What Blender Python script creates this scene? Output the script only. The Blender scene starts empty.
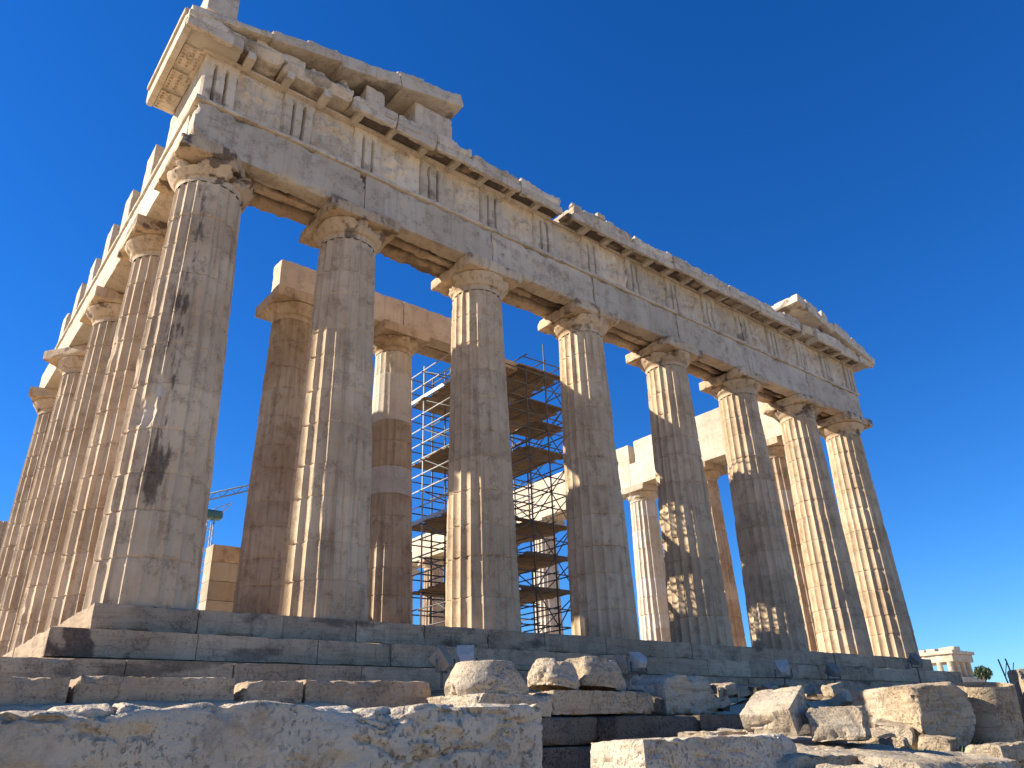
import bpy, math, random
import numpy as np
from mathutils import Vector, Matrix, Euler

R = math.radians
scene = bpy.context.scene
COL = scene.collection

# ------------------------------------------------------------------ camera
# x runs along the temple front (north), y runs into the temple (west), z up; 0,0,0 = corner of the platform
YAW, PITCH, ROLL = R(50.1456), R(24.936), R(-2.206)
FPX = 764.7
cam_d = bpy.data.cameras.new('camera')
cam = bpy.data.objects.new('camera', cam_d)
COL.objects.link(cam)
f = Vector((math.cos(PITCH)*math.cos(YAW), math.cos(PITCH)*math.sin(YAW), math.sin(PITCH)))
rt = f.cross(Vector((0, 0, 1))).normalized()
up = rt.cross(f)
c_, s_ = math.cos(ROLL), math.sin(ROLL)
r2, u2 = rt*c_+up*s_, up*c_-rt*s_
cam.matrix_world = Matrix(((r2.x, u2.x, -f.x, -2.918), (r2.y, u2.y, -f.y, -14.749),
                           (r2.z, u2.z, -f.z, -2.361), (0, 0, 0, 1)))
cam_d.sensor_width = 36
cam_d.lens = FPX*36/1024
cam_d.clip_start = .05
cam_d.clip_end = 6000
scene.camera = cam

# ------------------------------------------------------------------ light
SUN_AZ, SUN_EL = R(139), R(31.2)          # azimuth from +x towards +y
sd = Vector((math.cos(SUN_EL)*math.cos(SUN_AZ), math.cos(SUN_EL)*math.sin(SUN_AZ), math.sin(SUN_EL)))
sun_d = bpy.data.lights.new('sun', 'SUN')
sun_d.energy = 4.9
sun_d.angle = R(.5)
sun_d.color = (1, .92, .78)
sun = bpy.data.objects.new('sun', sun_d)
sun.rotation_euler = (-sd).to_track_quat('-Z', 'Y').to_euler()
COL.objects.link(sun)
w = bpy.data.worlds.new('World')
scene.world = w
w.use_nodes = True
nt = w.node_tree
bg = nt.nodes['Background']
sky = nt.nodes.new('ShaderNodeTexSky')
sky.sky_type = 'NISHITA'
sky.sun_disc = False
sky.sun_elevation = SUN_EL
sky.sun_rotation = math.pi/2-SUN_AZ
sky.altitude = 150
sky.air_density = 1.0
sky.dust_density = 0.0
sky.ozone_density = 4.0
bg.inputs[1].default_value = .070
gain = nt.nodes.new('ShaderNodeMix')          # white balance of the picture: deeper blue
gain.data_type = 'RGBA'
gain.blend_type = 'MULTIPLY'
gain.inputs[0].default_value = 1
gain.inputs[7].default_value = (.56, .90, 1.30, 1)
sat = nt.nodes.new('ShaderNodeHueSaturation')
sat.inputs['Saturation'].default_value = 1.28
nt.links.new(sky.outputs[0], sat.inputs['Color'])
nt.links.new(sat.outputs[0], gain.inputs[6])
nt.links.new(gain.outputs[2], bg.inputs[0])
vs = scene.view_settings
vs.view_transform = 'Standard'
vs.look = 'None'
vs.gamma = 1
vs.use_curve_mapping = False
vs.exposure = 1.0

# ------------------------------------------------------------------ noise
def _hash(ix, iy, iz, seed):
    h = (ix*np.int64(374761393)+iy*np.int64(668265263)+iz*np.int64(1274126177)+np.int64(seed)*np.int64(974711)) & 0xffffffff
    h = ((h ^ (h >> 13))*np.int64(1103515245)) & 0xffffffff
    h = ((h ^ (h >> 16))*np.int64(668265263)) & 0xffffffff
    return ((h ^ (h >> 15)) & 0xffff)/65535.0

def vnoise(P, seed=0):
    i = np.floor(P).astype(np.int64)
    t = P-i
    t = t*t*t*(t*(t*6-15)+10)
    o = 0
    for a in (0, 1):
        wa = t[:, 0] if a else 1-t[:, 0]
        for b in (0, 1):
            wb = t[:, 1] if b else 1-t[:, 1]
            for c in (0, 1):
                wc = t[:, 2] if c else 1-t[:, 2]
                o = o+wa*wb*wc*_hash(i[:, 0]+a, i[:, 1]+b, i[:, 2]+c, seed)
    return o

def fbm(P, seed=0, oct=4, gain=.5):
    P = np.asarray(P, float)
    o, a, s = 0, 1, 0
    for k in range(oct):
        o = o+a*vnoise(P*2**k+17.3*k, seed+k*31)
        s += a
        a *= gain
    return o/s

def sst(a, b, x):
    t = np.clip((x-a)/(b-a), 0, 1)
    return t*t*(3-2*t)

# ------------------------------------------------------------------ mesh helpers
def mk(name, V, F, mat=None, parent=None, loc=None, rot=None, smooth=True, attrs=None, sharp=None):
    """link one mesh object from arrays: V (n,3), F either (m,4)/(m,3) array or list of index lists"""
    me = bpy.data.meshes.new(name)
    V = np.asarray(V, np.float32)
    if isinstance(F, np.ndarray):
        k = F.shape[1]
        m = len(F)
        me.vertices.add(len(V))
        me.vertices.foreach_set('co', V.ravel())
        me.loops.add(m*k)
        me.loops.foreach_set('vertex_index', F.astype(np.int32).ravel())
        me.polygons.add(m)
        me.polygons.foreach_set('loop_start', np.arange(0, m*k, k, dtype=np.int32))
        me.update(calc_edges=True)
        me.validate()
    else:
        me.from_pydata([tuple(map(float, v)) for v in V], [], [list(map(int, q)) for q in F])
        me.update()
    me.polygons.foreach_set('use_smooth', np.full(len(me.polygons), smooth, bool))
    if smooth and sharp:
        me.set_sharp_from_angle(angle=R(sharp))
    if attrs:
        for an, av in attrs.items():
            at = me.attributes.new(an, 'FLOAT', 'POINT')
            at.data.foreach_set('value', np.asarray(av, np.float32))
    if mat:
        me.materials.append(mat)
    o = bpy.data.objects.new(name, me)
    COL.objects.link(o)
    if parent:
        o.parent = parent
    if loc is not None:
        o.location = loc
    if rot is not None:
        o.rotation_euler = rot
    return o

def empty(name, loc=(0, 0, 0), rz=0):
    o = bpy.data.objects.new(name, None)
    o.location = loc
    o.rotation_euler = (0, 0, rz)
    o.empty_display_size = .3
    COL.objects.link(o)
    return o

def tag(o, label, cat, group=None):
    o['label'] = label
    o['category'] = cat
    if group:
        o['group'] = group
    return o

def join(parts):
    V, F, A, n = [], [], [], 0
    for p in parts:
        V.append(p[0])
        F.append(np.asarray(p[1])+n)
        n += len(p[0])
    return np.concatenate(V), np.concatenate(F)

def box_grid(h, res):
    """surface grid of a box with half sizes h, cell about res"""
    h = np.asarray(h, float)
    n = np.maximum(2, np.round(2*h/res).astype(int))
    n = np.minimum(n, 260)
    VS, FS, off = [], [], 0
    for ax_ in range(3):
        a, b = [(1, 2), (2, 0), (0, 1)][ax_]
        u = np.linspace(-h[a], h[a], n[a]+1)
        v = np.linspace(-h[b], h[b], n[b]+1)
        U, W = np.meshgrid(u, v, indexing='ij')
        idx = np.arange(U.size).reshape(U.shape)
        q = np.stack([idx[:-1, :-1], idx[1:, :-1], idx[1:, 1:], idx[:-1, 1:]], -1).reshape(-1, 4)
        for sgn in (1, -1):
            P = np.zeros((U.size, 3))
            P[:, a] = U.ravel()
            P[:, b] = W.ravel()
            P[:, ax_] = sgn*h[ax_]
            VS.append(P)
            FS.append((q if sgn > 0 else q[:, ::-1])+off)
            off += len(P)
    V = np.concatenate(VS)
    F = np.concatenate(FS)
    key = np.round(V/1e-5).astype(np.int64)
    _, first, inv = np.unique(key, axis=0, return_index=True, return_inverse=True)
    inv = inv.ravel()
    return V[first], inv[F]

def worn(size, seed, res=.08, r0=.012, chip=.06, freq=2.2, thr=.52, rough=.006, cuts=(), lump=0, lf=1.2, warp=0, ridge=0, pit=0):
    """a worn stone block: centred, size full dims; cuts = (normal, distance) planes broken off"""
    h = np.asarray(size, float)/2
    V, F = box_grid(h, res)
    S = np.array([seed*7.31, seed*3.77, seed*5.13])
    n1 = fbm(V*freq+S, seed, 5, .6)
    r = r0+chip*sst(thr, thr+.22, n1)
    r = np.minimum(r[:, None], h[None, :]*.9)
    inn = np.clip(V, -(h-r), h-r)
    d = V-inn
    rr = r.min(1)
    dn = d/np.maximum(r, 1e-9)
    L = np.maximum(np.linalg.norm(dn, axis=1), 1e-9)
    P = inn+dn/L[:, None]*r
    nrm = dn/L[:, None]
    if lump:
        P += nrm*((fbm(V*lf+S*1.7, seed+5, 3)-.5)*2*lump)[:, None]
    if warp:
        for k in range(3):
            P[:, k] += (fbm(V*.9+S+k*9.1, seed+60+k, 2)-.5)*2*warp
    for k, (nv, dist) in enumerate(cuts):
        nv = np.asarray(nv, float)
        nv = nv/np.linalg.norm(nv)
        e = P@nv-dist-(fbm(P*3+S, seed+80+k, 4)-.5)*.09
        P -= np.maximum(e, 0)[:, None]*nv
    if ridge:
        rn = 1-np.abs(2*fbm(V*2.2+S*.7, seed+33, 4, .55)-1)
        P -= nrm*(ridge*sst(.72, 1.0, rn)+ridge*.8*(fbm(V*5+S, seed+35, 4, .6)-.5))[:, None]
    if pit:
        pn = fbm(V*[6.5, 6.5, 7.5]+S, seed+50, 5, .64)
        pz = .45+.55*sst(.40, .56, fbm(V*1.1+S, seed+51, 3)-.12*V[:, 2]/max(h[2], .01))
        P -= nrm*(pit*sst(.50, .63, pn)*pz)[:, None]
        sl = 1-np.abs(2*fbm(V*[1.2, 1.2, 5]+S, seed+53, 4, .55)-1)
        P -= nrm*(.03*sst(.955, 1.0, sl))[:, None]
    if rough:
        P += nrm*((fbm(V*9+S, seed+9, 3)-.5)*2*rough)[:, None]
    return P, F

def rotz(V, a):
    c, s = math.cos(a), math.sin(a)
    return V@np.array([[c, s, 0], [-s, c, 0], [0, 0, 1]])

def tubes(segs, r=.025, n=6):
    """list of (p0,p1[,r]) -> joined closed tubes"""
    VS, FS, off = [], [], 0
    for sg in segs:
        p0, p1 = np.array(sg[0], float), np.array(sg[1], float)
        rad = sg[2] if len(sg) > 2 else r
        d = p1-p0
        d = d/np.linalg.norm(d)
        a = np.cross(d, [0, 0, 1.]) if abs(d[2]) < .9 else np.cross(d, [1., 0, 0])
        a /= np.linalg.norm(a)
        b = np.cross(d, a)
        t = np.arange(n)*2*math.pi/n
        ring = (np.cos(t)[:, None]*a+np.sin(t)[:, None]*b)*rad
        V = np.concatenate([p0+ring, p1+ring, [p0, p1]])
        i = np.arange(n)
        j = (i+1) % n
        F = [[i[k], j[k], n+j[k], n+i[k]] for k in range(n)]
        F += [[j[k], i[k], 2*n, 2*n] for k in range(n)]
        F += [[n+i[k], n+j[k], 2*n+1, 2*n+1] for k in range(n)]
        VS.append(V)
        FS += [[x+off for x in (q if q[2] != q[3] else q[:3])] for q in F]
        off += len(V)
    return np.concatenate(VS), FS

def plainbox(lo, hi):
    lo, hi = np.array(lo, float), np.array(hi, float)
    V = np.array([[x, y, z] for x in (lo[0], hi[0]) for y in (lo[1], hi[1]) for z in (lo[2], hi[2])])
    F = [[0, 1, 3, 2], [4, 6, 7, 5], [0, 4, 5, 1], [2, 3, 7, 6], [0, 2, 6, 4], [1, 5, 7, 3]]
    return V, np.array(F)

# ------------------------------------------------------------------ materials
class NB:
    def __init__(self, name):
        self.m = bpy.data.materials.new(name)
        self.m.use_nodes = True
        self.t = self.m.node_tree
        self.b = self.t.nodes['Principled BSDF']
    def n(self, ty, **kw):
        nd = self.t.nodes.new(ty)
        for k, v in kw.items():
            if k.startswith('i_'):
                key = k[2:]
                key = int(key) if key.isdigit() else key.replace('_', ' ')
                nd.inputs[key].default_value = v
            else:
                setattr(nd, k, v)
        return nd
    def l(self, a, b):
        self.t.links.new(a, b)
    def noise(self, vec, scale, detail=5, rough=.55, dist=0):
        nd = self.n('ShaderNodeTexNoise', i_Scale=scale, i_Detail=detail, i_Roughness=rough, i_Distortion=dist)
        self.l(vec, nd.inputs['Vector'])
        return nd.outputs['Fac']
    def ramp(self, fac, a, b, hi=1.0, lo=0.0):
        nd = self.n('ShaderNodeMapRange', interpolation_type='SMOOTHSTEP')
        nd.inputs['From Min'].default_value = a
        nd.inputs['From Max'].default_value = b
        nd.inputs['To Min'].default_value = lo
        nd.inputs['To Max'].default_value = hi
        self.l(fac, nd.inputs['Value'])
        return nd.outputs['Result']
    def math(self, op, a, b):
        nd = self.n('ShaderNodeMath', operation=op)
        for k, x in enumerate((a, b)):
            if isinstance(x, (int, float)):
                nd.inputs[k].default_value = x
            else:
                self.l(x, nd.inputs[k])
        return nd.outputs[0]
    def mix(self, fac, a, b, mode='MIX'):
        nd = self.n('ShaderNodeMix', data_type='RGBA', blend_type=mode)
        for k, x in ((0, fac), (6, a), (7, b)):
            if isinstance(x, (int, float)):
                nd.inputs[k].default_value = x
            elif isinstance(x, tuple):
                nd.inputs[k].default_value = (*x, 1)
            else:
                self.l(x, nd.inputs[k])
        return nd.outputs[2]

def stone(name, base, honey, dark, honey_amt=.5, dark_amt=.5, streak=.4, crack=.5, pits=.4, bump=.5, fine=1.0, strata=0, rills=0,
          crust=(.062, .046, .036), fresh=(.62, .57, .49), sscale=1.0):
    b = NB(name)
    tc = b.n('ShaderNodeTexCoord')
    oi = b.n('ShaderNodeObjectInfo')
    off = b.n('ShaderNodeVectorMath', operation='MULTIPLY_ADD')
    off.inputs[1].default_value = (37, 53, 41)
    b.l(oi.outputs['Random'], off.inputs[0])
    b.l(tc.outputs['Object'], off.inputs[2])
    v = off.outputs[0]
    st = b.n('ShaderNodeMapping')
    st.inputs['Scale'].default_value = (6.0, 6.0, .4)
    b.l(v, st.inputs['Vector'])
    big = b.noise(v, .55*sscale, 7, .6, .3)
    mid = b.noise(v, 2.6*sscale, 8, .62, .2)
    fin = b.noise(v, 19*sscale, 6, .65)
    grain = b.noise(v, 85, 3, .6)
    strk = b.noise(st.outputs[0], 1.0, 8, .62)
    c = b.mix(b.ramp(big, .38, .62, honey_amt), base, honey)
    c = b.mix(b.ramp(mid, .48, .7, .5*honey_amt), c, tuple(.8*x for x in honey))
    c = b.mix(b.ramp(strk, .48, .72, streak), c, tuple(.55*x+.35*y for x, y in zip(honey, dark)))
    mask = b.math('MULTIPLY', b.ramp(mid, .5, .64), b.ramp(fin, .38, .62))
    c = b.mix(b.math('MULTIPLY', mask, dark_amt), c, dark)
    # per drum / per block tone, fresh marble infill, dark crust: painted on the mesh as stain maps
    at = b.n('ShaderNodeAttribute', attribute_name='tint')
    tn = b.n('ShaderNodeMapRange')
    tn.inputs['From Min'].default_value = -1
    tn.inputs['To Min'].default_value = .74
    tn.inputs['To Max'].default_value = 1.2
    b.l(at.outputs['Fac'], tn.inputs['Value'])
    hs = b.n('ShaderNodeHueSaturation')
    b.l(tn.outputs['Result'], hs.inputs['Value'])
    b.l(c, hs.inputs['Color'])
    c = hs.outputs['Color']
    fr = b.n('ShaderNodeAttribute', attribute_name='fresh')
    c = b.mix(fr.outputs['Fac'], c, b.mix(b.ramp(mid, .4, .7, .35), fresh, tuple(.7*x for x in fresh)))
    sa = b.n('ShaderNodeAttribute', attribute_name='stain')
    sm = b.math('MULTIPLY', b.ramp(b.math('ADD', sa.outputs['Fac'], b.math('SUBTRACT', b.math('MULTIPLY', b.math('ADD', fin, mid), .5), .5)), .25, .75), .85)
    crc = b.mix(b.ramp(fin, .42, .62), crust, (crust[0]*2.2, crust[1]*2.0, crust[2]*1.9))
    c = b.mix(sm, c, crc)
    hs2 = None
    if strata:
        sm_ = b.n('ShaderNodeMapping')
        sm_.inputs['Scale'].default_value = (1.3, 1.3, 15)
        sm_.inputs['Rotation'].default_value = (.06, .1, 0)
        b.l(v, sm_.inputs['Vector'])
        hs2 = b.noise(sm_.outputs[0], 1.0, 6, .6, .4)
        c = b.mix(b.math('MULTIPLY', b.ramp(hs2, .48, .66), .55*strata), c, tuple(.7*x for x in dark))
    # cracks
    dv = b.n('ShaderNodeVectorMath', operation='MULTIPLY_ADD')
    nd = b.n('ShaderNodeTexNoise', i_Scale=2.0, i_Detail=5)
    b.l(v, nd.inputs['Vector'])
    b.l(nd.outputs['Color'], dv.inputs[0])
    dv.inputs[1].default_value = (.7, .7, .7)
    b.l(v, dv.inputs[2])
    vo = b.n('ShaderNodeTexVoronoi', feature='DISTANCE_TO_EDGE', i_Scale=1.15*sscale)
    b.l(dv.outputs[0], vo.inputs['Vector'])
    ck = b.math('MULTIPLY', b.ramp(vo.outputs['Distance'], .002, .012, 0, 1), b.ramp(big, .5, .58))
    ck = b.math('MULTIPLY', ck, crack)
    c = b.mix(ck, c, tuple(.45*x for x in dark))
    rl = None
    if rills:
        rm = b.n('ShaderNodeMapping')
        rm.inputs['Scale'].default_value = (40, 40, 30)
        b.l(v, rm.inputs['Vector'])
        rl = b.math('MULTIPLY', b.ramp(b.noise(rm.outputs[0], 1.0, 4, .6, .15), .55, .66), b.ramp(b.noise(v, 1.6, 6, .7), .36, .56))
        rl = b.math('MULTIPLY', rl, rills)
        c = b.mix(rl, c, tuple(.42*x for x in dark))
    # pits
    vp = b.n('ShaderNodeTexVoronoi', feature='F1', i_Scale=17*sscale)
    b.l(dv.outputs[0], vp.inputs['Vector'])
    pt = b.math('MULTIPLY', b.ramp(vp.outputs['Distance'], .14, .34, 0, 1), b.ramp(mid, .42, .58))
    pt = b.math('MULTIPLY', pt, pits)
    c = b.mix(pt, c, tuple(.5*x for x in dark))
    c = b.mix(b.ramp(grain, .3, .7, .35), c, (.5, .47, .43), 'OVERLAY')
    b.l(c, b.b.inputs['Base Color'])
    b.b.inputs['Roughness'].default_value = .88
    b.b.inputs['Specular IOR Level'].default_value = .25
    # bump
    hgt = b.math('ADD', b.math('MULTIPLY', fin, .55), b.math('MULTIPLY', grain, .16*fine))
    hgt = b.math('ADD', hgt, b.math('MULTIPLY', mid, .5))
    hgt = b.math('SUBTRACT', hgt, b.math('MULTIPLY', pt, .8))
    hgt = b.math('SUBTRACT', hgt, b.math('MULTIPLY', ck, .8))
    if rl is not None:
        hgt = b.math('SUBTRACT', hgt, b.math('MULTIPLY', rl, 1.2))
    if hs2 is not None:
        hgt = b.math('ADD', hgt, b.math('MULTIPLY', hs2, .8*strata))
    bp = b.n('ShaderNodeBump', i_Strength=bump, i_Distance=.045)
    b.l(hgt, bp.inputs['Height'])
    b.l(bp.outputs[0], b.b.inputs['Normal'])
    return b.m

def plain(name, col, rough=.6, metal=0, var=.25, scale=8):
    b = NB(name)
    tc = b.n('ShaderNodeTexCoord')
    nz = b.noise(tc.outputs['Object'], scale, 6, .65)
    c = b.mix(b.ramp(nz, .35, .7), col, tuple(x*(1-var) for x in col))
    b.l(c, b.b.inputs['Base Color'])
    b.b.inputs['Roughness'].default_value = rough
    b.b.inputs['Metallic'].default_value = metal
    return b.m

M = {}
M['marble'] = stone('weathered_marble', (.62, .475, .315), (.46, .315, .185), (.16, .102, .065), .6, .38, .75, .25, .35, .4)
M['entab'] = stone('entablature_marble', (.66, .55, .41), (.55, .44, .315), (.22, .155, .105), .75, .42, .5, .35, .4, .65)
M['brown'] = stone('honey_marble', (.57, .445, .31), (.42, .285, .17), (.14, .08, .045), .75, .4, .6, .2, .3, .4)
M['white'] = stone('restored_marble', (.58, .51, .40), (.50, .39, .26), (.30, .21, .14), .6, .3, .35, .3, .2, .35)
M['step'] = stone('step_marble', (.55, .415, .275), (.42, .295, .18), (.14, .102, .078), .7, .45, .4, .3, .4, .7, strata=.5, rills=.3)
M['block'] = stone('pitted_stone', (.68, .56, .41), (.54, .425, .295), (.22, .165, .115), .7, .4, .1, .2, .2, .8, 1.4, strata=.4, rills=.4)
M['rubble'] = stone('fallen_marble', (.58, .475, .335), (.46, .33, .195), (.22, .148, .095), .6, .45, .1, .3, .35, .9, 1.2, strata=.6, rills=.3)
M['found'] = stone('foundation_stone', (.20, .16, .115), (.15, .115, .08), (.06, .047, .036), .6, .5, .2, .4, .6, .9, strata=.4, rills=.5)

# ------------------------------------------------------------------ ground
def hgt(x, y):
    """height of the rocky ground: rises from the path to the foot of the steps, level plateau beyond"""
    t = sst(-13.2, -7.5, y)
    z = -3.95+t*1.05+sst(-5.75, -5.15, y)*1.0
    z = z+.3*sst(4.5, 7, x)*sst(-11.5, -10, y)*sst(-4, -7, y)
    rr = np.hypot(x-15, y-35)
    z = z-14*sst(150, 420, rr)
    return z

def ground():
    def axis(lo, hi, fine0, fine1, st):
        fine = np.arange(fine0, fine1, st)
        a = fine0-np.geomspace(.5, fine0-lo, 26)[::-1]
        c = fine1+np.geomspace(.5, hi-fine1, 26)
        return np.concatenate([a, fine, c])
    X = axis(-2500, 2500, -8, 30, .2)
    Y = axis(-2500, 2500, -17, 2, .2)
    xx, yy = np.meshgrid(X, Y, indexing='ij')
    P = np.stack([xx.ravel(), yy.ravel(), np.zeros(xx.size)], 1)
    P[:, 2] = hgt(P[:, 0], P[:, 1])
    near = (sst(60, 30, np.abs(P[:, 0]))*sst(60, 30, np.abs(P[:, 1])))
    Q = P.copy()
    Q[:, 2] = 0
    P[:, 2] += near*((fbm(Q*.6, 3, 4)-.5)*.35+(fbm(Q*2.6, 8, 3)-.5)*.14)
    P[:, 2] += (1-near)*(fbm(Q*.02, 5, 4)-.5)*2
    idx = np.arange(xx.size).reshape(xx.shape)
    F = np.stack([idx[:-1, :-1], idx[1:, :-1], idx[1:, 1:], idx[:-1, 1:]], -1).reshape(-1, 4)
    b = NB('rocky_ground')
    tc = b.n('ShaderNodeTexCoord')
    v = tc.outputs['Object']
    n1, n2, n3 = b.noise(v, .5, 8, .65), b.noise(v, 5, 8, .7), b.noise(v, 40, 4, .7)
    c = b.mix(b.ramp(n1, .35, .65), (.63, .51, .36), (.55, .43, .285))
    c = b.mix(b.ramp(n2, .45, .65, .7), c, (.66, .55, .41))
    c = b.mix(b.ramp(n3, .5, .7, .5), c, (.16, .13, .10))
    b.l(c, b.b.inputs['Base Color'])
    b.b.inputs['Roughness'].default_value = .95
    h = b.math('ADD', b.math('MULTIPLY', n2, 1.0), b.math('MULTIPLY', n3, .35))
    bp = b.n('ShaderNodeBump', i_Strength=.9, i_Distance=.08)
    b.l(h, bp.inputs['Height'])
    b.l(bp.outputs[0], b.b.inputs['Normal'])
    o = mk('ground', P, F, b.m)
    o['kind'] = 'structure'
ground()

# ------------------------------------------------------------------ the temple
temple = empty('ruined_temple', (0, 0, 0))
tag(temple, 'huge ruined marble temple with fluted columns standing on stone steps', 'temple')

W_, L_ = 30.88, 69.5
FX = [1.01, 4.70, 8.996, 13.29, 17.59, 21.88, 26.18, 29.87]
FY = [1.01, 4.70]+[4.70+4.293*i for i in range(1, 14)]+[64.8, 68.49]
ZT = 10.43

def shaft_arrays(seed, r0=.955, r1=.74, h=9.57, rows=170, per=8, chip=.5, drums=11, stain=None, fresh=0, top_broken=0, smooth_drums=(), gouges=()):
    rs = np.random.RandomState(seed)
    n = 20*per
    th = np.arange(n)*2*math.pi/n
    joints = np.linspace(0, h, drums+1)[1:-1]+rs.uniform(-.12, .12, max(drums-1, 0))
    if drums < 2:
        joints = np.array([-9.0])
    z = np.linspace(0, h, rows)
    z = np.sort(np.concatenate([z]+[joints+d for d in (-.022, -.006, .006, .022)]))
    z = z[(z >= 0) & (z <= h)]
    T, Z = np.meshgrid(th, z)
    t = Z/h
    rad = r0-(r0-r1)*(t**1.12)
    u = (T/(2*math.pi)*20) % 1
    dep = .082*rad
    fl = dep*(1-np.abs(2*u-1)**2.25)
    rr = rad-fl
    P0 = np.stack([np.cos(T)*rad, np.sin(T)*rad, Z], -1).reshape(-1, 3)
    S = seed*11.7
    # chipped arrises: outermost radius limited by a noisy limit
    n1 = fbm(P0*[2.4, 2.4, 1.3]+S, seed, 4, .6).reshape(T.shape)
    n2 = fbm(P0*[1.0, 1.0, .55]+S+40, seed+3, 4, .6).reshape(T.shape)
    lim = rad-(.003+.06*sst(.58, .76, n1)*chip*.75+.15*sst(.66, .82, n2)*chip)
    rr = np.minimum(rr, lim+.006*(fbm(P0*7+S, seed+5, 3).reshape(T.shape)-.5))
    # joints
    dj = np.min(np.abs(Z[..., None]-joints), -1)
    nj = fbm(P0*[3, 3, .01]+S+9, seed+8, 3).reshape(T.shape)
    rr -= .02*(dj < .012)*(.3+1.2*nj)
    rr -= .05*sst(.60, .76, nj)*sst(.10, 0, dj)*chip*1.5
    rr += .004*(fbm(P0*4+S+3, seed+9, 3).reshape(T.shape)-.5)
    drum = np.searchsorted(joints, Z)
    dr = rs.uniform(-1, 1, drums+1)
    tint = dr[drum]*.38
    ox, oy = rs.uniform(-.008, .008, drums+1)[drum], rs.uniform(-.008, .008, drums+1)[drum]
    for k_, am in smooth_drums:                     # new drums not yet fluted
        rr = np.where(drum == k_, rr*(1-am)+(rad-.02)*am, rr)
    V = np.stack([np.cos(T)*rr+ox, np.sin(T)*rr+oy, Z], -1).reshape(-1, 3)
    if top_broken:
        e = np.maximum(V[:, 2]-(h-top_broken*fbm(V*[1.2, 1.2, 0]+S, seed+70, 3)), 0)
        V[:, 2] -= e
    nr = len(z)
    idx = np.arange(nr*n).reshape(nr, n)
    a = idx[:-1]
    bq = idx[1:]
    F = np.stack([a, np.roll(a, -1, 1), np.roll(bq, -1, 1), bq], -1).reshape(-1, 4)
    st = np.zeros(T.shape)
    for (ga, gz, gw, gh, gd) in gouges:
        da = (T-ga+math.pi) % (2*math.pi)-math.pi
        gn = fbm(P0*6+S, seed+90, 4, .6).reshape(T.shape)
        gm = sst(1.0, .55, np.sqrt((da/gw)**2+((Z-gz)/gh)**2)+.9*(gn-.5))
        V.reshape(*T.shape, 3)[..., :2] *= (1-gm*gd*(.7+.6*gn))[..., None]
    if stain is not None:
        st = stain(T, Z, .55*fbm(P0*[3, 3, .8]+S+77, seed+12, 4, .6).reshape(T.shape)+.45*fbm(P0*[15, 15, 2.6]+S, seed+13, 4, .68).reshape(T.shape))
    fmask = np.zeros(T.shape)
    if fresh:
        nf = fbm(np.stack([drum.ravel()*3.7, np.floor(T.ravel()*.8)*1.9, np.zeros(T.size)], 1)+S, seed+21, 1).reshape(T.shape)
        fmask = sst(1-fresh-.03, 1-fresh+.05, nf+.12*(n1-.5))*.75
    if smooth_drums:
        for k_, am in smooth_drums:
            q_ = (drum == k_)
            fmask = np.where(q_, am, fmask)
    for (ga, gz, gw, gh, gd) in gouges:
        da = (T-ga+math.pi) % (2*math.pi)-math.pi
        gn = fbm(P0*6+S, seed+90, 4, .6).reshape(T.shape)
        gm = sst(1.0, .55, np.sqrt((da/gw)**2+((Z-gz)/gh)**2)+.9*(gn-.5))
        fmask = np.maximum(fmask, gm*.35)
        st = st*(1-gm)
    return V, F, dict(tint=tint.ravel(), stain=np.clip(st, 0, 1.3).ravel(), fresh=fmask.ravel()), idx[-1]

def cap_lid(V, F, attrs, ring):
    """close the top of a shaft"""
    c = len(V)
    V = np.concatenate([V, [V[ring].mean(0)]])
    r = ring
    F = np.concatenate([F, np.stack([r, np.roll(r, -1), np.full(len(r), c), np.full(len(r), c)], -1)])
    for k in attrs:
        attrs[k] = np.append(attrs[k], attrs[k][ring].mean())
    return V, F, attrs

def capital_arrays(seed, r1=.74, zb=9.57, half=1.0, chip=.08, cuts=(), echinus_bite=.05):
    """echinus (turned, worn) and square abacus, local to the column axis"""
    prof = [(r1-.02, 0), (r1-.015, .1), (r1+.01, .13), (r1-.005, .145), (r1+.02, .16), (r1+.005, .175), (r1+.035, .19),
            (r1+.09, .26), (r1+.15, .33), (r1+.2, .40), (r1+.232, .455), (r1+.236, .49), (r1+.2, .512), (0, .512)]
    pr = []
    for (a, b), (c, d) in zip(prof[:-1], prof[1:]):
        k = 3 if abs(d-b)+abs(c-a) > .07 else 1
        for q in range(k):
            pr.append((a+(c-a)*q/k, b+(d-b)*q/k))
    pr.append((.02, .512))
    pr = np.array(pr)
    n = 80
    th = np.arange(n)*2*math.pi/n
    Rr = np.repeat(pr[:, 0][:, None], n, 1)
    Z = np.repeat(pr[:, 1][:, None], n, 1)
    T = np.repeat(th[None], len(pr), 0)
    P0 = np.stack([np.cos(T), np.sin(T), Z*1.5], -1).reshape(-1, 3)
    nz = fbm(P0*2+seed*3.3, seed, 4).reshape(T.shape)
    w = np.clip((Rr-r1)/.2, 0, 1)
    Rr = Rr*1-echinus_bite*2.6*sst(.5, .75, nz)*w+(fbm(P0*6+seed, seed+4, 3).reshape(T.shape)-.5)*.02
    V1 = np.stack([np.cos(T)*Rr, np.sin(T)*Rr, Z+zb], -1).reshape(-1, 3)
    idx = np.arange(len(pr)*n).reshape(len(pr), n)
    F1 = np.stack([idx[:-1], np.roll(idx[:-1], -1, 1), np.roll(idx[1:], -1, 1), idx[1:]], -1).reshape(-1, 4)
    V2, F2 = worn((2*half, 2*half, .345), seed+2, .05, .012, chip, 1.6, .48, .006, cuts)
    V2 = V2+[0, 0, zb+.512+.1725]
    return join([(V1, F1), (V2, F2)])

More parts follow.
